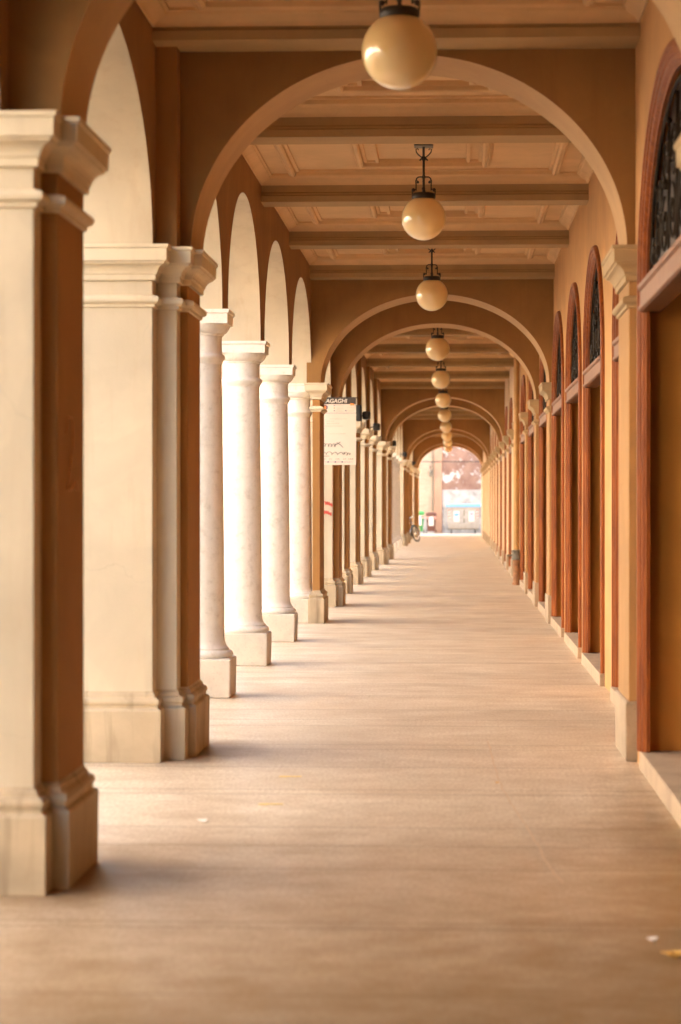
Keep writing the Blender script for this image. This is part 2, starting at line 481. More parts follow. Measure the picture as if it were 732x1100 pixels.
# graffiti (flat paint on the piers)
def scrawl(name, pts_list, r, mat, parent):
    bm = B()
    for pts in pts_list: tube(bm, pts, r, 5)
    return link(name, bm, mat, parent, smooth=60)
def px_front(o, x, y, z): return (x - o.location.x, y - o.location.y, z)
lines = []
for row, (x0, z0) in enumerate(((-1.995, 1.61), (-2.01, 1.47))):
    pts = []
    for k in range(26):
        t = k / 25
        pts.append(px_front(pC, x0 + t * .125, 37.248, z0 - t * .045 + .026 * math.sin(k * 1.5) + .010 * math.sin(k * 3.7)))
    lines.append(pts)
scrawl('graffiti', lines, .0095, 'spray', pC)
pts = [px_front(pN, -1.647, y, z) for y, z in ((10.2, 1.90), (10.26, 1.97), (10.36, 1.97), (10.40, 1.88), (10.34, 1.80), (10.26, 1.70), (10.24, 1.66), (10.34, 1.66), (10.46, 1.70), (10.52, 1.66))]
scrawl('scratch', [pts], .004, 'chalk', pN)

# ------------------------------------------------------------------ marble columns
def column(label, y, src=None):
    if src: return dup(src, (-2.11, y, 0), label)
    o = empty('marble_column', (-2.11, y, 0), label, 'column', 'marble columns')
    bm = B(); sweep_poly(bm, [(-.275, -.275), (.275, -.275), (.275, .275), (-.275, .275)], [(0, 0), (.004, .23), (.004, .31), (-.006, .322)])
    link('plinth', bm, 'plinthstone', o, bevel=.012)
    pr = [(.262, .322), (.272, .335), (.276, .352), (.270, .370), (.256, .382), (.240, .384), (.240, .402), (.228, .408), (.214, .43), (.206, .46), (.203, .5)]
    for k in range(13):
        t = k / 12; pr.append((.203 - .024 * t ** 1.6, .55 + t * 2.2))
    bm = B(); lathe(bm, pr, 48); link('shaft', bm, 'marble', o, smooth=50)
    pr = [(.179, 2.75), (.196, 2.785), (.207, 2.80), (.209, 2.815), (.202, 2.83), (.190, 2.834), (.182, 2.85), (.181, 2.95), (.184, 2.985),
          (.197, 2.99), (.197, 3.003), (.212, 3.008), (.232, 3.03), (.246, 3.055), (.252, 3.082)]
    bm = B(); lathe(bm, pr, 48)
    sweep_poly(bm, [(-.25, -.25), (.25, -.25), (.25, .25), (-.25, .25)], [(0, 3.08), (.002, 3.162), (.014, 3.166), (.016, ZS)])
    link('capital', bm, 'marble', o, smooth=40)
    return o
c1 = column('nearest marble column, half hidden by the second broad pier', 20.03)
column('second marble column from the camera, widest one in view', 23.95, c1)
column('third marble column from the camera, before the joined one', 28.05, c1)
column('fourth marble column, joined to an ochre pilaster', 32.42, c1)
for i, y in enumerate((73.4, 77.5, 81.6, 85.7)):
    column('%s small white column of the distant group beyond the square piers' % ordn[i], y, c1)

# ------------------------------------------------------------------ arched walls
def arched_wall(bm, x0, x1, y0, y1, ztop, openings, zbase, mi_face=0, mi_in=1, seg=28, zs=None):
    """wall slab between x0 (corridor or street face) and x1; openings = [(yc, a, zspring, rise)]"""
    def quad(pts, mi):
        bm.faces.new([bm.verts.new(p) for p in pts]).material_index = mi
    cur = y0
    ops = sorted(openings)
    def solid(ya, yb):
        if yb - ya < 1e-4: return
        for x in (x0, x1): quad([(x, ya, zbase), (x, yb, zbase), (x, yb, ztop), (x, ya, ztop)], mi_face)
        quad([(x0, ya, zbase), (x1, ya, zbase), (x1, yb, zbase), (x0, yb, zbase)], mi_in)
    for (yc, a, zsp, rise) in ops:
        solid(cur, yc - a)
        if zsp > zbase + 1e-4:
            for yy in (yc - a, yc + a):
                quad([(x0, yy, zbase), (x1, yy, zbase), (x1, yy, zsp), (x0, yy, zsp)], mi_in)
        pts = [(yc - a * math.cos(PI * k / seg), zsp + rise * math.sin(PI * k / seg)) for k in range(seg + 1)]
        for (ya, za), (yb, zb) in zip(pts, pts[1:]):
            for x in (x0, x1): quad([(x, ya, za), (x, yb, zb), (x, yb, ztop), (x, ya, ztop)], mi_face)
            quad([(x0, ya, za), (x0, yb, zb), (x1, yb, zb), (x1, ya, za)], mi_in)
        cur = yc + a
    solid(cur, y1)
    for yy in (y0, y1): quad([(x0, yy, zbase), (x1, yy, zbase), (x1, yy, ztop), (x0, yy, ztop)], mi_face)
    bmesh.ops.remove_doubles(bm, verts=bm.verts, dist=1e-5)

def arcade(label, xin, y0, y1, supports, rise, ztop):
    """supports: y intervals that carry the arch feet"""
    ops = []
    for (a0, a1), (b0, b1) in zip(supports, supports[1:]):
        ops.append(((a1 + b0) / 2, (b0 - a1) / 2, ZS, rise))
    bm = B(); arched_wall(bm, xin, XL_OUT + .03, y0, y1, ztop, ops, ZS)
    o = link('arcade_wall', bm, ['arch', 'cream'], None, smooth=30)
    return tag(o, label, 'arcade wall', 'arched walls over the piers and columns')

arcade('arched wall over the two nearest broad piers', -1.862, Y0, 15.98, [(Y0 - .5, 6.7), (9.84, 10.72), (14.88, 15.98)], 1.12, 5.0)
arcade('arched wall carried by the near marble columns', -1.90, 15.981, 33.1, [(14.9, 15.981), (19.78, 20.28), (23.70, 24.20), (27.80, 28.30), (32.17, 33.1)], 1.22, 5.0)
arcade('arched wall running past the hanging notice and slender square piers', -1.90, 33.101, 63.8,
       [(32.2, 33.101), (37.25, 38.3)] + [(y, y + .8) for y in (42.5, 47.4, 52.2, 57.3)] + [(62.75, 63.8)], 1.22, 5.0)
arcade('arched wall over the distant white columns', -1.90, 63.801, 90.7,
       [(62.9, 63.801), (68.25, 69.3)] + [(y - .25, y + .25) for y in (73.4, 77.5, 81.6, 85.7)] + [(89.65, 90.7)], 1.22, 5.0)
arcade('arched wall at the far end above the bicycle', -1.90, 90.701, 118.6,
       [(89.7, 90.701), (95.05, 96.1)] + [(y, y + .8) for y in (100.3, 104.2, 108.1)] + [(111.45, 112.5), (117.45, 118.6)], 1.22, 5.0)

# transverse arches
def transverse(name_label, y0, y1, xl, xr, rise, wl, wr, ztop):
    bm = B()
    def quad(pts, mi): bm.faces.new([bm.verts.new(p) for p in pts]).material_index = mi
    xc, a = (xl + xr) / 2, (xr - xl) / 2; seg = 56
    pts = [(xc - a * math.cos(PI * k / seg), ZS + rise * math.sin(PI * k / seg)) for k in range(seg + 1)]
    for (xa, za), (xb, zb) in zip(pts, pts[1:]):
        for y in (y0, y1): quad([(xa, y, za), (xb, y, zb), (xb, y, ztop), (xa, y, ztop)], 0)
        quad([(xa, y0, za), (xb, y0, zb), (xb, y1, zb), (xa, y1, za)], 1)
    for (xa, xb) in ((wl, xl), (xr, wr)):
        for y in (y0, y1): quad([(xa, y, ZS), (xb, y, ZS), (xb, y, ztop), (xa, y, ztop)], 0)
        quad([(xa, y0, ZS), (xb, y0, ZS), (xb, y1, ZS), (xa, y1, ZS)], 0)
    bmesh.ops.remove_doubles(bm, verts=bm.verts, dist=1e-5)
    o = link('cross_arch', bm, ['arch', 'soffit'], None, smooth=30)
    return tag(o, name_label, 'arch', 'cross arches spanning the walk')
TL = {'N': 'nearest cross arch, only its feet showing at the top edge',
      'A': 'large cross arch framing the ceiling, on the second broad pier',
      'B': 'cross arch behind the third globe lamp, front of a close pair',
      'C': 'cross arch just behind its twin, over the hanging notice pier',
      'D': 'distant cross arch framing the sixth globe lamp, front of a pair',
      'E': 'rear arch of the distant pair before the white columns',
      'F': 'front arch of the pair beyond the far white columns',
      'G': 'rear arch of the pair just before the parked bicycle',
      'H': 'smallest full cross arch but one before the street',
      'I': 'last cross arch, outlining the bright street wall'}
for k, (a, b, xl, xr, rise) in T.items():
    wl = -1.80 if k in 'NA' else -1.86
    wr = 1.12 if k in 'NA' else 1.32
    if k in 'HI': wr = 1.40
    transverse(TL[k], a, b, xl, xr, rise, wl - .1, wr + .1, 5.0)

# ------------------------------------------------------------------ ceilings
def ceiling(label, x0, x1, y0, y1, beams, zb, zc):
    o = empty('coffered_ceiling', ((x0 + x1) / 2, (y0 + y1) / 2, zc), label, 'ceiling', 'coffered ceilings between the cross arches')
    ox, oy, oz = o.location
    bm = B(); box(bm, x0 - ox, x1 - ox, y0 - oy, y1 - oy, 0, .1); link('panel', bm, 'ceil', o)
    edges = [y0]
    for (b0, b1) in beams:
        bm = B()
        a, b = b0 - oy, b1 - oy
        prof = [(a + .03, 0), (a + .03, zb + .10 - oz), (a + .018, zb + .085 - oz), (a + .018, zb + .07 - oz), (a, zb + .06 - oz), (a, zb - oz),
                (b, zb - oz), (b, zb + .06 - oz), (b - .018, zb + .07 - oz), (b - .018, zb + .085 - oz), (b - .03, zb + .10 - oz), (b - .03, 0)]
        r0 = [bm.verts.new((x0 - ox, y, z)) for y, z in prof]; r1 = [bm.verts.new((x1 - ox, y, z)) for y, z in prof]
        n = len(prof)
        for i in range(n): bm.faces.new((r0[i], r0[(i + 1) % n], r1[(i + 1) % n], r1[i]))
        bm.faces.new(r0); bm.faces.new(list(reversed(r1)))
        link('beam', bm, 'beam', o)
        edges += [b0 + .03, b1 - .03]
    edges.append(y1)
    for i in range(0, len(edges), 2):
        a, b = edges[i] - oy, edges[i + 1] - oy
        if b - a < .9: continue
        bm = B()
        def ring(ins, prof, k=1.0):
            poly = [(x0 - ox + ins, a + ins * k), (x1 - ox - ins, a + ins * k), (x1 - ox - ins, b - ins * k), (x0 - ox + ins, b - ins * k)]
            rs = []
            for (d, z) in prof:
                rs.append([bm.verts.new((p.x, p.y, z)) for p in offset_poly(poly, -d)])
            for r, s in zip(rs, rs[1:]):
                for j in range(4): bm.faces.new((r[j], r[(j + 1) % 4], s[(j + 1) % 4], s[j]))
        # cornice round the edge of the coffer
        ring(.001, [(0, -.10), (.02, -.10), (.028, -.085), (.045, -.07), (.075, -.055), (.10, -.04), (.11, -.022), (.125, -.02), (.125, 0)])
        mould = [(0, 0), (.002, -.045), (.02, -.055), (.03, -.048), (.034, -.062), (.06, -.07), (.078, -.055), (.082, -.022), (.11, -.018), (.112, 0)]
        ring(.30, mould)
        m2 = min((b - a) * .5 - .25, .98) if b - a > 2.4 else None
        if m2:
            ring(m2, mould, .92 if b - a > 3 else .8)
            if b - a > 3.0: ring(m2 + .19, [(0, 0), (.002, -.034), (.035, -.038), (.04, 0)], .9)
        link('coffer_moulding', bm, 'ceil', o, smooth=25)
    return o
ceiling('coffered ceiling nearest the camera, before the large arch', -1.87, 1.145, 10.721, 15.249, [(14.85, 15.248)], 4.455, 4.64)
ceiling('ceiling over the walk behind the camera, out of view', -1.87, 1.145, Y0, 10.049, [(4.9, 5.3)], 4.455, 4.64)
def bm_at(ys): return [(y - .2, y + .2) for y in ys]
ceiling('coffered ceiling with two lamps over the near marble columns', -1.91, 1.32, 15.981, 32.119, bm_at((19.75, 23.95, 28.0)) + [(31.75, 32.118)], 4.565, 4.83)
ceiling('short ceiling between the twin arches near the notice', -1.91, 1.31, 33.101, 37.399, [], 4.565, 4.83)
ceiling('ceiling over the slender square piers in mid distance', -1.91, 1.31, 38.301, 62.899, bm_at((42.9, 47.8, 52.6, 57.7)) + [(62.5, 62.898)], 4.565, 4.83)
ceiling('short ceiling between the distant twin arches', -1.91, 1.31, 63.801, 68.399, [], 4.565, 4.83)
ceiling('ceiling over the distant white columns', -1.91, 1.31, 69.301, 89.799, bm_at((73.4, 77.5, 81.6, 85.7)), 4.565, 4.83)
ceiling('small ceiling between the far twin arches', -1.91, 1.33, 90.701, 95.199, [], 4.565, 4.83)
ceiling('ceiling above the parked bicycle', -1.91, 1.37, 96.101, 111.599, bm_at((100.7, 104.6, 108.5)), 4.565, 4.83)
ceiling('last ceiling before the street', -1.91, 1.40, 112.501, 117.599, [], 4.565, 4.83)

# upper storeys (they keep the sun off the walk)
up = empty('upper_storeys', (0, 56, 5), 'plastered upper storeys resting on the whole arcade, above the view', 'building')
bm = B(); box(bm, -2.43, 9, Y0 - 56, 118.55 - 56, .001, 4.0); link('wall', bm, 'facade', up)
bm = B(); box(bm, 1.96, 9, Y0 - 56, 118.55 - 56, -5, .001); link('shop_block', bm, 'facade', up)
bm = B(); box(bm, -2.75, 9.2, Y0 - .2 - 56, 118.8 - 56, 4.0, 4.3); link('roof', bm, 'pink', up)

# ------------------------------------------------------------------ right hand wall
def rwall(label, xw, y0, y1, ops, mat):
    bm = B(); arched_wall(bm, xw, xw + .55, y0, y1, 5.0, ops, 0.0)
    # the floor strip of each opening is left open: drop faces at z=0 inside openings (none are made)
    o = link('shop_wall', bm, [mat, 'reveal'], None, smooth=30)
    return tag(o, label, 'wall', 'plastered walls on the shop side')
OZ, ORISE = 2.90, 1.10
bay0 = [(2.6, 1.87, OZ, 1.09), (7.4, 1.87, OZ, 1.09), (12.78, 1.87, OZ, 1.09)]
bay1 = [(18.25, 1.5, OZ, ORISE), (22.72, 1.5, OZ, ORISE), (26.5, 1.5, OZ, ORISE), (30.42, 1.44, OZ, ORISE)]
bay2 = [(35.2, 1.5, OZ, ORISE), (40.5, 1.5, OZ, ORISE), (45.5, 1.5, OZ, ORISE)]
bay3 = [(50.4, 1.5, OZ, ORISE), (55.3, 1.5, OZ, ORISE), (60.2, 1.5, OZ, ORISE), (66.1, 1.5, OZ, ORISE)]
bay4 = [(y, 1.5, OZ, ORISE) for y in (72.0, 76.5, 81.0, 85.5)]
XW0, XW1 = 1.136, 1.315
rwall('ochre shop wall nearest the camera, around the largest doorway', XW0, Y0, 16.0, bay0, 'ochre_wall')
rwall('ochre shop wall with the row of arched doorways facing the columns', XW1, 16.001, 48.2, bay1 + bay2, 'ochre_wall')
rwall('paler buff shop wall beyond the drain pipe', XW1, 48.201, 69.3, bay3, 'buff')
rwall('distant buff wall at the far end of the shop side', XW1 + .02, 69.301, 118.6, bay4, 'buff')

def ell(a, zsp, rise, n=32):
    """path round an opening: far... near, (y, z) with outward normals"""
    pts = [(-a, .0), (-a, zsp)]; nor = [(-1, 0), (-1, 0)]
    for k in range(1, n):
        t = PI * k / n
        pts.append((-a * math.cos(t), zsp + rise * math.sin(t)))
        v = Vector((-math.cos(t) / a, math.sin(t) / rise)).normalized(); nor.append((v.x, v.y))
    pts += [(a, zsp), (a, 0)]; nor += [(1, 0), (1, 0)]
    return pts, nor

def spiral(cy, cz, r, turns, s, ph=0, n=26):
    out = []
    for k in range(n + 1):
        t = k / n; rr = r * (1 - .82 * t); an = ph + s * t * turns * 2 * PI
        out.append((0, cy + rr * math.cos(an), cz + rr * math.sin(an)))
    return out

def doorway(label, y, xw, a, rise, step_x, src=None):
    if src: return dup(src, (xw, y, 0), label)
    o = empty('arched_doorway', (xw, y, 0), label, 'doorway', 'arched shop doorways along the right wall')
    fw = .13
    ai, ri = a - fw, rise - fw
    pts, nor = ell(ai, OZ, ri)
    # u outward along wall, x towards corridor negative
    prof = [(.03, .035), (-.002, .035), (-.002, .012), (.018, .010), (.022, -.002), (.030, -.012), (.05, -.014), (.055, -.026), (.085, -.026), (.09, -.036), (.118, -.036), (fw, -.024), (fw + .004, -.001)]
    bm = B(); rings = []
    for (py, pz), (ny, nz) in zip(pts, nor):
        zb = .112 if pz == 0 else pz
        rings.append([bm.verts.new((x, py + ny * u, zb + nz * u)) for (u, x) in prof])
    for r, s in zip(rings, rings[1:]):
        for i in range(len(prof) - 1): bm.faces.new((r[i], r[i + 1], s[i + 1], s[i]))
    # inner lining going back into the reveal
    link('frame', bm, 'wood', o, smooth=25)
    # transom
    bm = B()
    tp = [(.10, 2.745), (-.02, 2.745), (-.035, 2.755), (-.036, 2.775), (-.024, 2.785), (-.024, 2.865), (-.038, 2.878), (-.040, 2.905), (-.02, 2.915), (.10, 2.92)]
    r0 = [bm.verts.new((x, -ai - .02, z)) for x, z in tp]; r1 = [bm.verts.new((x, ai + .02, z)) for x, z in tp]
    n = len(tp)
    for i in range(n): bm.faces.new((r0[i], r0[(i + 1) % n], r1[(i + 1) % n], r1[i]))
    bm.faces.new(r0); bm.faces.new(list(reversed(r1)))
    link('transom', bm, 'woodt', o, bevel=.003)
    # fanlight glass
    bm = B()
    gp = [bm.verts.new((.062, p[0] * .995, p[1] * .995 if p[1] > OZ else p[1])) for p in pts if p[1] >= OZ - .001]
    bm.faces.new(gp)
    ret = bmesh.ops.extrude_face_region(bm, geom=list(bm.faces))
    for v in ret['geom']:
        if isinstance(v, bmesh.types.BMVert): v.co.x += .012
    g = link('fanlight', bm, 'glass_dark', o)
    # wrought iron grille in front of it
    bm = B(); X = .035
    def add(pp, r=.011): tube(bm, [(X, p[1], p[2]) for p in pp], r, 5)
    inner = [(0, -(ai - .05) * math.cos(PI * k / 24), OZ + .05 + (ri - .1) * math.sin(PI * k / 24)) for k in range(25)]
    add(inner, .012)
    add([(0, -ai + .02, OZ + .05), (0, ai - .02, OZ + .05)], .012)
    sx, sz = ai / 1.37, ri / .97
    def S(cy, cz, r, tn, s, ph): add([(0, p[1] * sx, OZ + p[2] * sz) for p in spiral(cy, cz, r, tn, s, ph)], .008)
    for s in (-1, 1):
        S(s * .22, .26, .17, 1.6, s, PI / 2 if s > 0 else PI / 2)
        S(s * .17, .62, .15, 1.5, -s, -PI / 2)
        S(s * .60, .24, .17, 1.6, -s, PI / 2)
        S(s * .52, .60, .14, 1.5, s, -PI / 2)
        S(s * .94, .22, .14, 1.5, s, PI / 2)
        S(s * .84, .47, .10, 1.4, -s, -PI / 2)
        S(s * 1.16, .17, .09, 1.3, -s, PI / 2)
        for (y_, h_) in ((.40, .80), (1.0, .52)):
            add([(0, s * y_ * sx, OZ + .05), (0, s * y_ * sx * .97, OZ + h_ * sz)], .009)
            sphere(bm, (X, s * y_ * sx * .97, OZ + h_ * sz), .018, 8, 6)
    add([(0, 0, OZ + .05), (0, 0, OZ + .88 * sz)], .012)
    for k in range(7):                                                  # leaf rosettes
        an = PI * (k + 1) / 8
        sphere(bm, (X, -.62 * sx * ai / 1.37 * math.cos(an), OZ + .12 + .5 * sz * math.sin(an)), .022, 8, 6, 1.5)
    link('grille', bm, 'ironb', o, smooth=60)
    # door leaves far back in the reveal
    for s in (-1, 1):
        bm = B()
        y0, y1 = (0.006, a) if s > 0 else (-a, -0.006)
        box(bm, .42, .47, y0, y1, .112, .75); box(bm, .42, .47, y0, y1, 2.55, OZ + .0)
        box(bm, .421, .469, y0, y0 + .12, .75, 2.55); box(bm, .421, .469, y1 - .12, y1, .75, 2.55)
        box(bm, .405, .419, y0 + .14, y1 - .14, .22, .64)
        d = link('door_leaf', bm, 'door', o)
        bm = B(); box(bm, .437, .449, y0 + .12, y1 - .12, .75, 2.55); link('pane', bm, 'glass_dark', d)
    bm = B(); box(bm, .42, .47, -a, a, OZ + .002, OZ + rise + .02); link('head_panel', bm, 'door', o)
    # stone threshold
    bm = B(); box(bm, step_x, .54, -a - .03, a + .03, -.01, .11); link('threshold', bm, 'stone', o, bevel=.008)
    return o
d0 = doorway('largest doorway with dark iron fanlight at the right edge', 12.78, XW0, 1.87, 1.09, -.018)
for y in (2.6, 7.4): doorway('arched doorway beside the camera, out of view', y, XW0, 1.87, 1.09, 0, d0)
d1 = doorway('arched doorway mostly hidden behind the near right pilaster', 18.25, XW1, 1.5, ORISE, -.045)
names = {22.72: 'first fully visible arched doorway past the near right pilaster',
         26.5: 'middle one of the three fully visible arched doorways',
         30.42: 'third fully visible arched doorway, just before the twin arches',
         35.2: 'doorway between the twin cross arches', 40.5: 'doorway just behind the rear twin arch',
         45.5: 'doorway just in front of the drain pipe', 50.4: 'first doorway behind the drain pipe',
         55.3: 'second doorway behind the drain pipe', 60.2: 'third doorway behind the drain pipe',
         66.1: 'doorway between the distant twin arches'}
for y, l in names.items():
    doorway(l, y, XW1, 1.5, ORISE, 0, d1)
for i, y in enumerate((72.0, 76.5, 81.0, 85.5)):
    doorway('%s small doorway opposite the distant white columns' % ordn[i], y, XW1 + .02, 1.5, ORISE, 0, d1)

# right pilasters
def rpil(label, y0, y1, xi, xw, mat, strip=None, src=None):
    o = empty('wall_pilaster', (xw, (y0 + y1) / 2, 0), label, 'pilaster', 'flat pilasters on the shop wall')
    ox, oy = xw, (y0 + y1) / 2
    pl = [(xi - ox, y0 - oy), (.02, y0 - oy), (.02, y1 - oy), (xi - ox, y1 - oy)]
    bm = B(); sweep_poly(bm, pl, [(0, .36), (0, 2.983)]); link('shaft', bm, 'ochre_pil' if mat == 'ochre_wall' else mat, o, bevel=.006)
    bm = B(); sweep_poly(bm, pl, [(.02, 0), (.022, .365), (.01, .372)]); link('plinth', bm, 'granite', o, bevel=.008)
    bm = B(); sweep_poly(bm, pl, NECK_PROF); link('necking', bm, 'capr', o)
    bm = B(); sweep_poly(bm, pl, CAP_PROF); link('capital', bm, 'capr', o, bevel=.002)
    if strip:
        bm = B(); box(bm, xi + .02 - ox, .02, y0 + .15 - oy, y1 - .15 - oy, ZS, 4.56); link('wall_strip', bm, mat, o, bevel=.004)
    return o
rpil('capital at the very right edge beside the iron fanlight', 9.9, 10.72, 1.085, XW0, 'ochre_wall')
rpil('near right pilaster carrying the large cross arch', 15.07, 16.0, 1.083, XW1, 'ochre_wall')
rpil('right pilaster under the front twin arch', 32.12, 33.1, 1.262, XW1, 'ochre_wall')
rpil('right pilaster under the rear twin arch', 37.4, 38.3, 1.262, XW1, 'ochre_wall')
rpil('ochre pilaster between the twin arches and the drain pipe', 42.6, 43.4, 1.262, XW1, 'ochre_wall', True)
rpil('pilaster standing behind the drain pipe', 47.75, 48.55, 1.262, XW1, 'buff', True)
rpil('first pale pilaster beyond the drain pipe', 52.5, 53.3, 1.262, XW1, 'buff', True)
rpil('second pale pilaster beyond the drain pipe', 57.5, 58.3, 1.262, XW1, 'buff', True)
for k, l in (('D', 'right pilaster under the front distant twin arch'), ('E', 'right pilaster under the rear distant twin arch'),
             ('F', 'right pilaster of the front far twin arch'), ('G', 'right pilaster of the rear far twin arch'),
             ('H', 'right pilaster last but one before the street'), ('I', 'last right pilaster at the street opening')):
    rpil(l, T[k][0], T[k][1], T[k][3] - .005, XW1 + (.02 if k in 'DE' else .12 if k in 'HI' else .05), 'buff' if k in 'DEFG' else 'ochre_wall')
for i, y in enumerate((73.85, 78.35, 82.85)):
    rpil('%s small right pilaster between the distant doorways' % ordn[i], y, y + .8, 1.27, XW1 + .02, 'buff', True)
for i, y in enumerate((100.3, 104.2, 108.1)):
    rpil('%s faint pilaster on the far right wall opposite the bicycle' % ordn[i], y, y + .8, 1.30, XW1 + .02, 'buff')

# drain pipe
o = empty('drain_pipe', (1.215, 47.2, 0), 'ochre drain pipe with rusty foot against the right wall', 'drain pipe')
bm = B(); lathe(bm, [(.055, .62), (.055, 4.8)], 20); link('pipe', bm, 'pipe', o, smooth=40)
bm = B(); lathe(bm, [(.085, 0), (.085, .04), (.07, .06), (.066, .5)], 20); link('foot', bm, 'rust', o, smooth=40)
bm = B(); lathe(bm, [(.08, .49), (.10, .50), (.10, .53), (.088, .55), (.088, .62), (.10, .64), (.10, .67), (.07, .69)], 20)
tube(bm, [(-.08, 0, .58), (-.17, 0, .58)], .018, 8); tube(bm, [(-.17, -.035, .58), (-.17, .035, .58)], .02, 8)
link('valve_collar', bm, 'greyiron', o, smooth=40)

# ------------------------------------------------------------------ globe lamps
def lamp(label, y, zc, src=None, x=-.275):
    if src: return dup(src, (x, y, zc), label)
    o = empty('globe_lamp', (x, y, zc), label, 'lamp', 'globe lamps hanging down the middle of the walk')
    bm = B(); sphere(bm, (0, 0, 0), .2, 48, 32); link('globe', bm, 'globe', o, smooth=180)
    bm = B()
    lathe(bm, [(.03, .23), (.095, .225), (.108, .205), (.108, .19), (.10, .168), (.09, .168), (.085, .178)], 32, cap=False)
    link('collar', bm, 'iron', o, smooth=40)
    bm = B(); tube(bm, [(0, 0, .21), (0, 0, .655)], .011, 8)
    for k in range(4):
        a = k * PI / 2 + PI / 4 * 0
        c, s = math.cos(a), math.sin(a)
        pp = [(.10, .20), (.104, .245), (.098, .262), (.075, .262), (.068, .25), (.068, .30), (.07, .335), (.062, .36), (.045, .372), (.02, .372), (0, .372)]
        tube(bm, [(c * r, s * r, z) for r, z in pp], .0065, 5)
        sphere(bm, (c * .052, s * .052, .325), .012, 8, 6)
        tube(bm, [(c * .06, s * .06, .34), (c * .05, s * .05, .325)], .005, 5)
        sphere(bm, (c * .094, s * .094, .255), .017, 8, 6)
    sphere(bm, (0, 0, .372), .018, 10, 8)
    # leafy knot and upper scrolls
    sphere(bm, (0, 0, .54), .024, 10, 8)
    for k in range(4):
        a = k * PI / 2; c, s = math.cos(a), math.sin(a)
        tube(bm, [(c * r, s * r, z) for r, z in ((.0, .545), (.02, .55), (.045, .57), (.066, .595), (.07, .62), (.055, .63), (.045, .615))], .006, 5)
        tube(bm, [(c * r, s * r, z) for r, z in ((.0, .53), (.022, .535), (.036, .52))], .008, 5)
    link('rod', bm, 'iron', o, smooth=60)
    bm = B(); box(bm, -.085, .085, -.085, .085, .642, .657); link('ceiling_plate', bm, 'greyiron', o, bevel=.004)
    return o
LN = ['nearest and largest globe lamp, cut by the top edge', 'second globe lamp, showing its whole iron rod', 'third globe lamp, before the twin arches',
      'fourth globe lamp, just under the rear twin arch', 'fifth globe lamp down the walk', 'sixth globe lamp, above the distant cross arch crown',
      'seventh globe lamp, in the distant row', 'eighth globe lamp in the overlapping distant row', 'ninth globe lamp in the overlapping distant row',
      'tenth globe lamp, last but one of the distant row', 'smallest and lowest globe lamp, in front of the street opening']
# the rod reaches .657 above the globe centre
l0 = lamp(LN[0], 12.75, 4.64 - .657, x=-.288)
for nm, y in zip(LN[1:], (21.85, 29.9, 40.4, 50.4, 60.6, 71.2, 82.0, 92.9, 103.0, 113.4)):
    lamp(nm, y, 4.83 - .657, l0)

# ------------------------------------------------------------------ wall spotlights on the left
def spot(label, y, z, src=None):
    if src: return dup(src, (-1.90, y, z), label)
    o = empty('wall_spotlight', (-1.90, y, z), label, 'spotlight', 'dark spotlights above the left piers')
    bm = B(); box(bm, -.002, .02, -.05, .05, -.08, .08); tube(bm, [(.02, 0, 0), (.10, 0, .01)], .014, 8); link('bracket', bm, 'black', o)
    bm = B(); sweep_poly(bm, [(.08, -.13), (.20, -.13), (.24, -.08), (.24, .08), (.20, .13), (.08, .13)], [(-.02, -.07), (0, -.05), (0, .07), (-.02, .09)])
    link('housing', bm, 'black', o, bevel=.008)
    return o
s0 = spot('boxy dark spotlight above the second slender pier', 48.1, 3.33)
for y, l in ((54.4, 'boxy dark spotlight above the third slender pier'), (69.6, 'dark spotlight before the far white columns'),
             (85.2, 'dark spotlight above the last far white column'), (104.8, 'tiny dark spotlight above the bicycle')):
    spot(l, y, 3.30, s0)
o = empty('loudspeaker', (-1.90, 45.4, 3.08), 'tall narrow black loudspeaker beside the hanging notice', 'loudspeaker')
bm = B(); sweep_poly(bm, [(.03, -.07), (.15, -.07), (.17, -.04), (.17, .04), (.15, .07), (.03, .07)], [(-.015, .06), (0, .08), (0, .34), (-.015, .36)]); link('cabinet', bm, 'black', o, bevel=.01)
bm = B(); tube(bm, [(0, 0, .2), (.04, 0, .2)], .02, 8); link('bracket', bm, 'black', o)

# ------------------------------------------------------------------ hanging notice
o = empty('hanging_notice', (-1.745, 36.75, 2.18), 'large white printed notice sheet with dark header hung before a pier', 'notice')
W, H = .255, 1.03
bm = B(); box(bm, -W, W, 0, .012, 0, H); link('sheet', bm, 'paper', o)
bm = B(); box(bm, -W, W, -.004, -.001, H - .105, H); link('header_band', bm, 'paperdark', o)
bm = B(); tube(bm, [(-W - .02, .02, H - .01), (W + .02, .02, H - .01)], .010, 8); tube(bm, [(-.13, .02, H - .01), (-.13, .5, H - .01)], .009, 8)
link('rail', bm, 'black', o)
def text(name, s, size, x, z, mat, parent, y=-.006, shear=0.0):
    cu = bpy.data.curves.new(name, 'FONT'); cu.body = s; cu.size = size; cu.extrude = .0008; cu.shear = shear
    cu.materials.append(M[mat])
    cu.offset = .0015
    tmp = bpy.data.objects.new(name + '_outline', cu); COL.objects.link(tmp)
    dg = bpy.context.evaluated_depsgraph_get(); me = bpy.data.meshes.new_from_object(tmp.evaluated_get(dg))
    bpy.data.objects.remove(tmp); me.materials.clear(); me.materials.append(M[mat])
    t = bpy.data.objects.new(name, me); COL.objects.link(t); t.parent = parent
    t.location = (x, y, z); t.rotation_euler = (PI / 2, 0, 0)
    return t
t = text('title', 'AGAGHI', .085, -.205, H - .085, 'paper', o, shear=.15)
def dashes(name, rows, mat, y0=-.003):
    bm = B()
    for (x0, x1, z, h) in rows:
        x = x0
        while x < x1:
            w = random.uniform(.012, .03)
            box(bm, x, min(x + w, x1), y0, y0 + .002, z - h / 2 + random.uniform(-.002, .002), z + h / 2); x += w + .008
    return link(name, bm, mat, o)
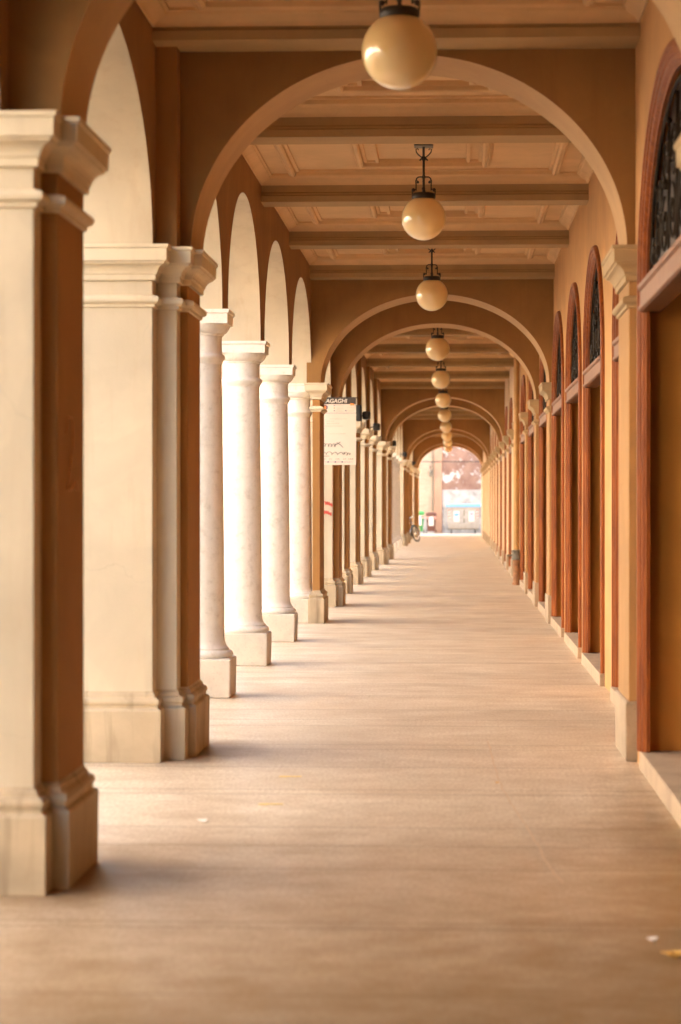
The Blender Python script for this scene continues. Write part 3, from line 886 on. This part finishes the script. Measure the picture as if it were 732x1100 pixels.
dashes('caption_lines', [(-.06, .07, .905, .008), (-.04, .06, .865, .008), (-.04, .07, .85, .006), (.12, .23, .87, .008), (-.04, .05, .825, .008), (-.04, .07, .812, .006), (.12, .22, .83, .008), (.14, .22, .815, .006)], 'pale_red')
dashes('handwritten_lines', [(-.14, .12, .70, .010), (-.19, -.08, .665, .012), (-.19, 0, .63, .012), (-.21, .06, .59, .01), (-.18, .11, .475, .009)], 'pale_red')
bm = B()
for x, z in ((-.075, .905), (-.075, .825), (.10, .825)): box(bm, x - .008, x + .008, -.003, -.001, z - .008, z + .008)
link('bullet_marks', bm, 'navy', o)
bm = B(); box(bm, -.083, -.067, -.003, -.001, .857, .873); box(bm, .165, .225, -.006, -.0045, .905, .935); link('orange_mark', bm, 'orange', o)
bm = B(); box(bm, -W, W, -.003, -.001, .785, .789); link('rule', bm, 'navy', o)
bm = B(); lathe(bm, [(.05, 0), (.05, .002)], 24); 
for v in bm.verts: v.co = Vector((v.co.x - .225, -.0012 - v.co.z, v.co.y * .8 + .875))
e1 = link('emblem_ring', bm, 'navy', o)
bm = B(); lathe(bm, [(.036, 0), (.036, .002)], 24)
for v in bm.verts: v.co = Vector((v.co.x - .229, -.0034 - v.co.z, v.co.y * .8 + .875))
link('emblem_disc', bm, 'orange', o)
bm = B()
def wig(x0, x1, z, f, amp, seed):
    random.seed(seed); pts = []
    n = 44
    for k in range(n):
        t = k / (n - 1)
        pts.append((x0 + (x1 - x0) * t + .016 * math.sin(f * k), -.004, z + amp * math.sin(f * k + 1.3) * (.4 + .6 * abs(math.sin(k * .21 + seed))) + .008 * math.sin(k * .17)))
    return pts
tube(bm, wig(-.24, -.03, .30, .62, .030, 1), .0035, 5); tube(bm, [(-.08, -.004, .285), (-.03, -.004, .32), (.02, -.004, .35)], .0035, 5)
tube(bm, [(-.04, -.004, .345), (.01, -.004, .31), (.06, -.004, .265)], .0035, 5)
tube(bm, wig(-.24, .08, .172, .55, .028, 3), .0035, 5); tube(bm, wig(.06, .17, .17, .4, .022, 5), .0035, 5)
tube(bm, [(-.25, -.004, .135), (-.15, -.004, .133)], .003, 5)
link('marker_writing', bm, 'ink', o, smooth=60)
dashes('sponsor_line', [(-.22, .2, .045, .008)], 'magenta'); dashes('sponsor_names', [(-.24, -.2, .09, .006), (-.16, -.11, .09, .006), (-.06, 0, .09, .006), (.06, .11, .09, .006), (.14, .22, .09, .008)], 'paperdark')
bm = B()
for x in (-.17, -.06, .045): box(bm, x - .012, x + .012, -.006, -.0045, .036, .054)
link('sponsor_mark', bm, 'navy', o)

# ------------------------------------------------------------------ far end: street wall
YE = 128.6
o = empty('street_wall', (0, YE, 0), 'old peeling red and white plastered building closing the view', 'building')
bm = B(); box(bm, -.63, 12, 0, .4, -.1, 12); link('plastered_wall', bm, 'peel', o)
bm = B(); box(bm, -14, -1.05, .05, .4, -.1, 12); link('brick_wall', bm, 'brick', o)
bm = B(); box(bm, -1.05, -.632, -.08, .42, -.1, 12); link('buttress', bm, 'pink', o, bevel=.02)
bm = B(); box(bm, -14, -1.052, -.08, .049, -.1, .75); box(bm, -14, -1.052, -.11, .049, .75, .82); link('plinth', bm, 'grey', o)
bm = B(); box(bm, -.628, 12, -.02, -.001, 2.24, 2.29); link('string_course', bm, 'grey', o)
bm = B(); tube(bm, [(-1.13, -.05, .82), (-1.13, -.05, 4.6), (-1.13, -.05, 12)], .035, 10); link('downpipe', bm, 'greyiron', o, smooth=40)
o = empty('wall_lantern', (-1.25, YE - .1, 3.15), 'small dark lantern on the pale brick wall', 'lantern')
bm = B(); tube(bm, [(0, .13, .3), (-.02, -.1, .42), (-.02, -.12, .2)], .018, 8); link('arm', bm, 'black', o)
bm = B(); lathe(bm, [(.06, -.18), (.11, .08), (.12, .1), (.03, .22)], 8, (-.02, -.12, 0)); link('lantern_body', bm, 'greyiron', o)
bm = B(); tube(bm, [(-14, YE - .35, 3.84)] + [(-14 + 26 * k / 24, YE - .35, 3.84 - .06 * math.sin(PI * k / 24)) for k in range(1, 24)] + [(12, YE - .35, 3.84)], .022, 6)
tag(link('overhead_cable', bm, 'black', None), 'thin dark cable strung across the bright street end', 'cable')

# wheelie bins
def wheelie(name, label, x, y, body, h):
    o = empty(name, (x, y, 0), label, 'bin', 'wheelie bins against the street wall')
    bm = B()
    r = []
    for (hw, yb, yf, z) in ((.20, .26, -.20, .10), (.23, .28, -.26, .55), (.265, .29, -.31, h - .17), (.28, .30, -.33, h - .13)):
        r.append([bm.verts.new(p) for p in ((-hw, yf, z), (hw, yf, z), (hw, yb, z), (-hw, yb, z))])
    for a, b in zip(r, r[1:]):
        for i in range(4): bm.faces.new((a[i], a[(i + 1) % 4], b[(i + 1) % 4], b[i]))
    bm.faces.new(r[0]); bm.faces.new(r[-1])
    link('body', bm, body, o, bevel=.02)
    bm = B(); r = []
    for (k, z) in ((1, h - .13), (1.02, h - .09), (.9, h - .03), (.5, h)):
        r.append([bm.verts.new(p) for p in ((-.285 * k, -.34 * k, z), (.285 * k, -.34 * k, z), (.285 * k, .31 * k, z), (-.285 * k, .31 * k, z))])
    for a, b in zip(r, r[1:]):
        for i in range(4): bm.faces.new((a[i], a[(i + 1) % 4], b[(i + 1) % 4], b[i]))
    bm.faces.new(r[0]); bm.faces.new(r[-1]); link('lid', bm, body, o, bevel=.015)
    for s in (-1, 1):
        bm = B(); lathe(bm, [(.10, -.025), (.10, .025)], 20)
        for v in bm.verts: v.co = Vector((v.co.z + s * .25, v.co.x + .22, v.co.y + .10))
        link('wheel', bm, 'rubber', o)
    bm = B(); box(bm, -.13, .13, -.335, -.305, h * .36, h * .68); link('label_plate', bm, 'white', o)
    bm = B()
    for i, x_ in enumerate((-.22, -.14, .14, .22)):
        box(bm, x_ - .035, x_ + .035, -.345, -.30, h * .70, h * .78)
    link('hazard_stripe', bm, 'red', o)
    bm = B(); box(bm, -.26, .26, -.340, -.299, h * .685, h * .80); link('reflective_band', bm, 'white', o)
    return o
wheelie('wheelie_bin', 'green wheelie bin half hidden by the last left pier', -1.83, 126.9, 'greenbin', 1.17)
wheelie('wheelie_bin', 'brown wheelie bin beside the green one', -1.20, 126.9, 'brownbin', 1.10)

# big dumpster
o = empty('dumpster', (.48, 126.9, 0), 'large galvanised four wheeled dumpster with blue lid', 'dumpster')
bm = B(); sweep_poly(bm, [(-.86, -.45), (.86, -.45), (.86, .45), (-.86, .45)], [(-.10, .24), (-.06, .36), (-.02, .5), (0, 1.30), (.03, 1.31), (.03, 1.38)]); link('body', bm, 'galv', o, bevel=.015)
bm = B(); r = []
for (k, z) in ((1.0, 1.38), (1.0, 1.44), (.92, 1.50), (.6, 1.54)):
    r.append([bm.verts.new(p) for p in ((-.91, -.5 * k, z), (.91, -.5 * k, z), (.91, .5 * k, z), (-.91, .5 * k, z))])
for a, b in zip(r, r[1:]):
    for i in range(4): bm.faces.new((a[i], a[(i + 1) % 4], b[(i + 1) % 4], b[i]))
bm.faces.new(r[0]); bm.faces.new(r[-1]); link('lid', bm, 'blue', o, bevel=.01)
bm = B(); box(bm, -.86, .86, -.42, .42, .19, .24); 
link('chassis', bm, 'greyiron', o)
for sx in (-1, 1):
    for sy in (-1, 1):
        bm = B(); lathe(bm, [(.1, -.03), (.1, .03)], 18)
        for v in bm.verts: v.co = Vector((v.co.z + sx * .62, v.co.x + sy * .34, v.co.y + .10))
        link('wheel', bm, 'rubber', o)
for s in (-1, 1):
    bm = B(); tube(bm, [(s * .88, -.3, 1.2), (s * .98, -.3, 1.2), (s * .98, .3, 1.2), (s * .88, .3, 1.2)], .025, 8)
    tube(bm, [(s * .88, -.47, 1.1), (s * .97, -.47, 1.0), (s * .97, -.47, .45), (s * .88, -.47, .35)], .022, 8)
    link('lifting_bar', bm, 'galv', o)
    bm = B(); box(bm, s * .73 - .06, s * .73 + .06, -.472, -.462, .82, 1.24); st = link('reflector', bm, 'white', o)
    bm = B()
    for k in range(3):
        z = .84 + k * .145
        v = [bm.verts.new(p) for p in ((s * .73 - .058, -.476, z), (s * .73 + .058, -.476, z + .06), (s * .73 + .058, -.476, z + .13), (s * .73 - .058, -.476, z + .07))]
        bm.faces.new(v)
    link('stripe', bm, 'red', st)
bm = B(); box(bm, -.50, -.20, -.474, -.462, .60, 1.17); lp = link('label_plate', bm, 'white', o)
bm = B(); box(bm, -.47, -.23, -.478, -.475, .90, 1.06); link('label_print', bm, 'blue', lp)
bm = B(); box(bm, .28, .58, -.474, -.462, .62, 1.16); lp = link('label_plate', bm, 'white', o)
bm = B(); box(bm, .36, .50, -.478, -.475, .96, 1.08); link('label_print', bm, 'magenta', lp)
bm = B(); box(bm, .02, .07, -.475, -.46, .55, .80); box(bm, .02, .07, -.475, -.46, .92, 1.22); link('latch', bm, 'greyiron', o)

# ------------------------------------------------------------------ bicycle
bk = empty('bicycle', (-1.73, 99.3, 0), 'parked dark bicycle leaning against the far left piers', 'bicycle')
bk.rotation_euler = (0, math.radians(-14), math.radians(-25))     # lean left, wheels along the walk
def torus_pts(c, r, n=36): return [(c[0], c[1] + r * math.cos(2 * PI * k / n), c[2] + r * math.sin(2 * PI * k / n)) for k in range(n)]
RW, FW = (0, -.52, .34), (0, .53, .34)
for c in (RW, FW):
    bm = B(); tube(bm, torus_pts(c, .325), .027, 8, True); w = link('wheel', bm, 'rubber', bk, smooth=60)
    bm = B(); tube(bm, torus_pts(c, .305), .011, 6, True); link('rim', bm, 'chrome', w, smooth=60)
    bm = B()
    for k in range(16):
        a = k * PI / 8; tube(bm, [c, (c[0], c[1] + .3 * math.cos(a), c[2] + .3 * math.sin(a))], .0025, 4)
    tube(bm, [(-.05, c[1], c[2]), (.05, c[1], c[2])], .02, 8); link('spokes', bm, 'chrome', w)
    bm = B(); tube(bm, [(0, c[1] + .36 * math.cos(a), c[2] + .36 * math.sin(a)) for a in [PI * (.02 + .85 * k / 14) for k in range(15)]], .02, 6); link('mudguard', bm, 'greyiron', bk)
bb, st, ht, hb = (0, -.08, .30), (0, -.24, .80), (0, .36, .88), (0, .39, .72)
bm = B()
for a, b, r in ((bb, st, .017), (bb, hb, .02), (hb, ht, .019), ((0, -.22, .74), (0, .38, .80), .017)): tube(bm, [a, b], r, 8)
for s in (-1, 1):
    tube(bm, [(s * .015, bb[1], bb[2]), (s * .05, RW[1], RW[2])], .009, 6); tube(bm, [(s * .012, -.22, .74), (s * .05, RW[1], RW[2])], .008, 6)
    tube(bm, [(s * .03, .40, .70), (s * .05, .47, .5), (s * .05, FW[1], FW[2])], .011, 6)
link('frame', bm, 'blueframe', bk, smooth=60)
bm = B(); tube(bm, [ht, (0, .34, 1.0)], .014, 8); tube(bm, [(-.30, .18, 1.04), (-.26, .27, 1.06), (-.1, .34, 1.02), (.1, .34, 1.02), (.26, .27, 1.06), (.30, .18, 1.04)], .012, 8); link('handlebar', bm, 'chrome', bk, smooth=60)
bm = B(); sweep_poly(bm, [(-.09, -.40), (.09, -.40), (.10, -.30), (.03, -.12), (-.03, -.12), (-.10, -.30)], [(-.02, .90), (0, .92), (0, .96), (-.02, .975)]); tube(bm, [st, (0, -.26, .91)], .013, 8); link('saddle', bm, 'black', bk, bevel=.008)
bm = B(); lathe(bm, [(.095, -.006), (.095, .006)], 24)
for v in bm.verts: v.co = Vector((v.co.z + .06, v.co.x - .08, v.co.y + .30))
tube(bm, [(.07, -.08, .30), (.08, .04, .20)], .01, 6); tube(bm, [(-.07, -.08, .30), (-.08, -.20, .40)], .01, 6)
box(bm, .045, .075, -.54, .02, .27, .37)
link('chain_case', bm, 'black', bk)
bm = B(); box(bm, -.07, .07, -.70, -.32, .72, .735)
for s in (-1, 1): tube(bm, [(s * .06, -.65, .725), (s * .05, -.52, .34)], .006, 5)
link('rear_rack', bm, 'greyiron', bk)

# ------------------------------------------------------------------ small things on the floor
def flake(name, label, cat, x, y, w, l, rz, mat, curl=.004, n=9, seed=0):
    rnd = random.Random(seed)
    bm = B(); top = []; bot = []
    for k in range(n):
        a = 2 * PI * k / n; r = rnd.uniform(.75, 1.1)
        px, py = w * r * math.cos(a), l * r * math.sin(a); z = .003 + curl * abs(math.cos(a))
        top.append(bm.verts.new((px, py, z + .0015))); bot.append(bm.verts.new((px, py, z)))
    bm.faces.new(top); bm.faces.new(list(reversed(bot)))
    for k in range(n): bm.faces.new((bot[k], bot[(k + 1) % n], top[(k + 1) % n], top[k]))
    o = link(name, bm, mat, None, loc=(x, y, 0)); o.rotation_euler = (0, 0, rz)
    return tag(o, label, cat)
def at(px, py):                     # floor point seen at a photo pixel, used once to measure where litter lies
    d = 1.605 * 2597 / (py - 540); return (px - 488) / 2597 * d, d
x, y = at(217, 884); flake('paper_scrap', 'white paper scrap on the floor right of the near pier', 'paper scrap', x, y, .03, .05, .2, 'scrap', .008, 9, 1)
x, y = at(700, 1008); flake('paper_scrap', 'pale paper scrap near the yellow leaf', 'paper scrap', x, y, .02, .03, 0, 'scrap', .006, 8, 2)
x, y = at(720, 1026); flake('dry_leaf', 'curled yellow leaf at the lower right corner', 'leaf', x, y, .036, .055, .4, 'leafm', .016, 11, 3)
x, y = at(534, 841); flake('dry_leaf', 'tiny yellow leaf crumb in the middle of the floor', 'leaf', x, y, .014, .03, 0, 'leafm', .004, 7, 4)
for (px, py, l) in ((292, 865, 'nearer yellow tape mark on the floor'), (313, 835, 'farther yellow tape mark on the floor')):
    x, y = at(px, py); bm = B(); box(bm, -.07, .06, -.018, .018, .001, .003); box(bm, -.07, -.02, -.035, -.018, .001, .003)
    o = link('tape_mark', bm, 'yellow', None, loc=(x, y, 0)); tag(o, l, 'tape', 'yellow tape marks')
x, y = at(543, 613.5); flake('paper_scrap', 'white litter scrap beside the far right wall', 'paper scrap', x, y, .05, .12, 0, 'scrap', .01, 8, 6)
# hairline crack filled with pale grout
bm = B(); pts = []
for px, py in ((524, 796), (533, 828), (541, 850), (556, 872), (570, 895), (583, 918), (592, 934), (606, 950)):
    x, y = at(px, py); pts.append((x, y, .0012))
def ribbon(bm, pts, w):
    vs = []
    for i, p in enumerate(pts):
        vs.append((bm.verts.new((p[0] - w, p[1], p[2])), bm.verts.new((p[0] + w, p[1], p[2]))))
    for a, b in zip(vs, vs[1:]): bm.faces.new((a[0], a[1], b[1], b[0]))
fine = []
rr = random.Random(11)
for a, b in zip(pts, pts[1:]):
    for k in range(8):
        t = k / 8; fine.append((a[0] + (b[0] - a[0]) * t + rr.uniform(-.006, .006), a[1] + (b[1] - a[1]) * t, .0015))
ribbon(bm, fine, .005)
M['grout'] = plain('pale grout', (.60, .48, .34), .8)
tag(link('floor_crack', bm, 'grout'), 'pale winding seam across the paving', 'crack', kind='structure')

# transverse joints between the big paving slabs
bm = B(); yj = 6.9; rj = random.Random(4)
while yj < 118:
    n = 24; w = .006; prev = None
    for k in range(n + 1):
        x = -2.6 + 4.45 * k / n; y = yj + rj.uniform(-.004, .004)
        a = bm.verts.new((x, y - w * rj.uniform(.5, 1.2), .0012)); b = bm.verts.new((x, y + w * rj.uniform(.5, 1.2), .0012))
        if prev: bm.faces.new((prev[0], a, b, prev[1]))
        prev = (a, b)
    yj += 2.17 + rj.uniform(-.06, .06)
M['joint'] = plain('dirty joint', (.17, .12, .075), .9)
tag(link('paving_joints', bm, 'joint'), 'dirty joints running across between the paving slabs', kind='structure')

# ------------------------------------------------------------------ building across the street (unseen, bounces daylight in)
o = empty('facade_across', (-12.5, 56, 0), 'sunlit plastered building on the other side of the street', 'building')  # unseen, bounces daylight in
bm = B(); box(bm, -3, 0, -70, 75, -.1, 9.5); link('wall', bm, 'facade', o)
bm = B(); box(bm, -3.2, .35, -70.2, 75.2, 9.5, 9.8); link('roof', bm, 'pink', o)
o2 = empty('side_building', (11, 124, 0), 'plastered building closing the side street on the right, out of view', 'building')  # unseen block added to cut daylight on the end wall
bm = B(); box(bm, 0, 8, -5, 4.4, -.1, 10); link('wall', bm, 'facade', o2)
bmw = None
for k in range(14):
    for z in (1.2, 5.2):
        bm = B(); y = -64 + k * 10
        box(bm, .001, .05, y - .6, y + .6, z, z + 1.8)
        w = link('window', bm, 'wood', o)
        bm = B(); box(bm, .051, .055, y - .5, y + .5, z + .1, z + 1.7); link('pane', bm, 'glass_dark', w)

# ------------------------------------------------------------------ light
w = bpy.data.worlds.new('World'); sc.world = w; w.use_nodes = True
nt = w.node_tree; nt.nodes.clear()
out = nt.nodes.new('ShaderNodeOutputWorld'); bg = nt.nodes.new('ShaderNodeBackground')
sky = nt.nodes.new('ShaderNodeTexSky'); sky.sky_type = 'NISHITA'; sky.sun_disc = False
sun_dir = Vector((.85, .12, .52)).normalized()
el = math.asin(sun_dir.z); az = math.atan2(sun_dir.x, sun_dir.y)
sky.sun_elevation = el; sky.sun_rotation = az
sky.air_density = .8; sky.dust_density = 3.5; sky.ozone_density = .6
mx = nt.nodes.new('ShaderNodeMix'); mx.data_type = 'RGBA'; mx.blend_type = 'MULTIPLY'; mx.inputs[0].default_value = 1
nt.links.new(sky.outputs[0], mx.inputs[6]); mx.inputs[7].default_value = (1.0, .95, .84, 1)
nt.links.new(mx.outputs[2], bg.inputs[0]); bg.inputs[1].default_value = .15
nt.links.new(bg.outputs[0], out.inputs[0])
sl = bpy.data.lights.new('sun', 'SUN'); sl.energy = 2.5; sl.angle = math.radians(.5); sl.color = (1, .95, .88)
so = bpy.data.objects.new('sun', sl); COL.objects.link(so)
so.rotation_euler = (-sun_dir).to_track_quat('-Z', 'Y').to_euler(); so.location = (0, 0, 30)

# ------------------------------------------------------------------ camera
cam = bpy.data.cameras.new('camera'); co = bpy.data.objects.new('camera', cam); COL.objects.link(co); sc.camera = co
cam.sensor_fit = 'VERTICAL'; cam.sensor_height = 36; cam.lens = 85; cam.clip_end = 1000; cam.clip_start = .1
co.location = (0, 0, 1.605)
co.rotation_euler = (PI / 2 - math.atan(10 / 2597), 0, math.atan(122 / 2597))
cam.dof.use_dof = True; cam.dof.focus_distance = 25; cam.dof.aperture_fstop = 2.8

vs = sc.view_settings; vs.view_transform = 'Standard'; vs.look = 'None'; vs.gamma = 1; vs.exposure = 3.88
sc.render.engine = 'CYCLES'
cy = sc.cycles; cy.use_denoising = True; cy.max_bounces = 12; cy.diffuse_bounces = 8; cy.glossy_bounces = 4
cy.sample_clamp_indirect = 10; cy.caustics_reflective = False; cy.caustics_refractive = False
try: cy.denoiser = 'OPENIMAGEDENOISE'
except Exception: pass
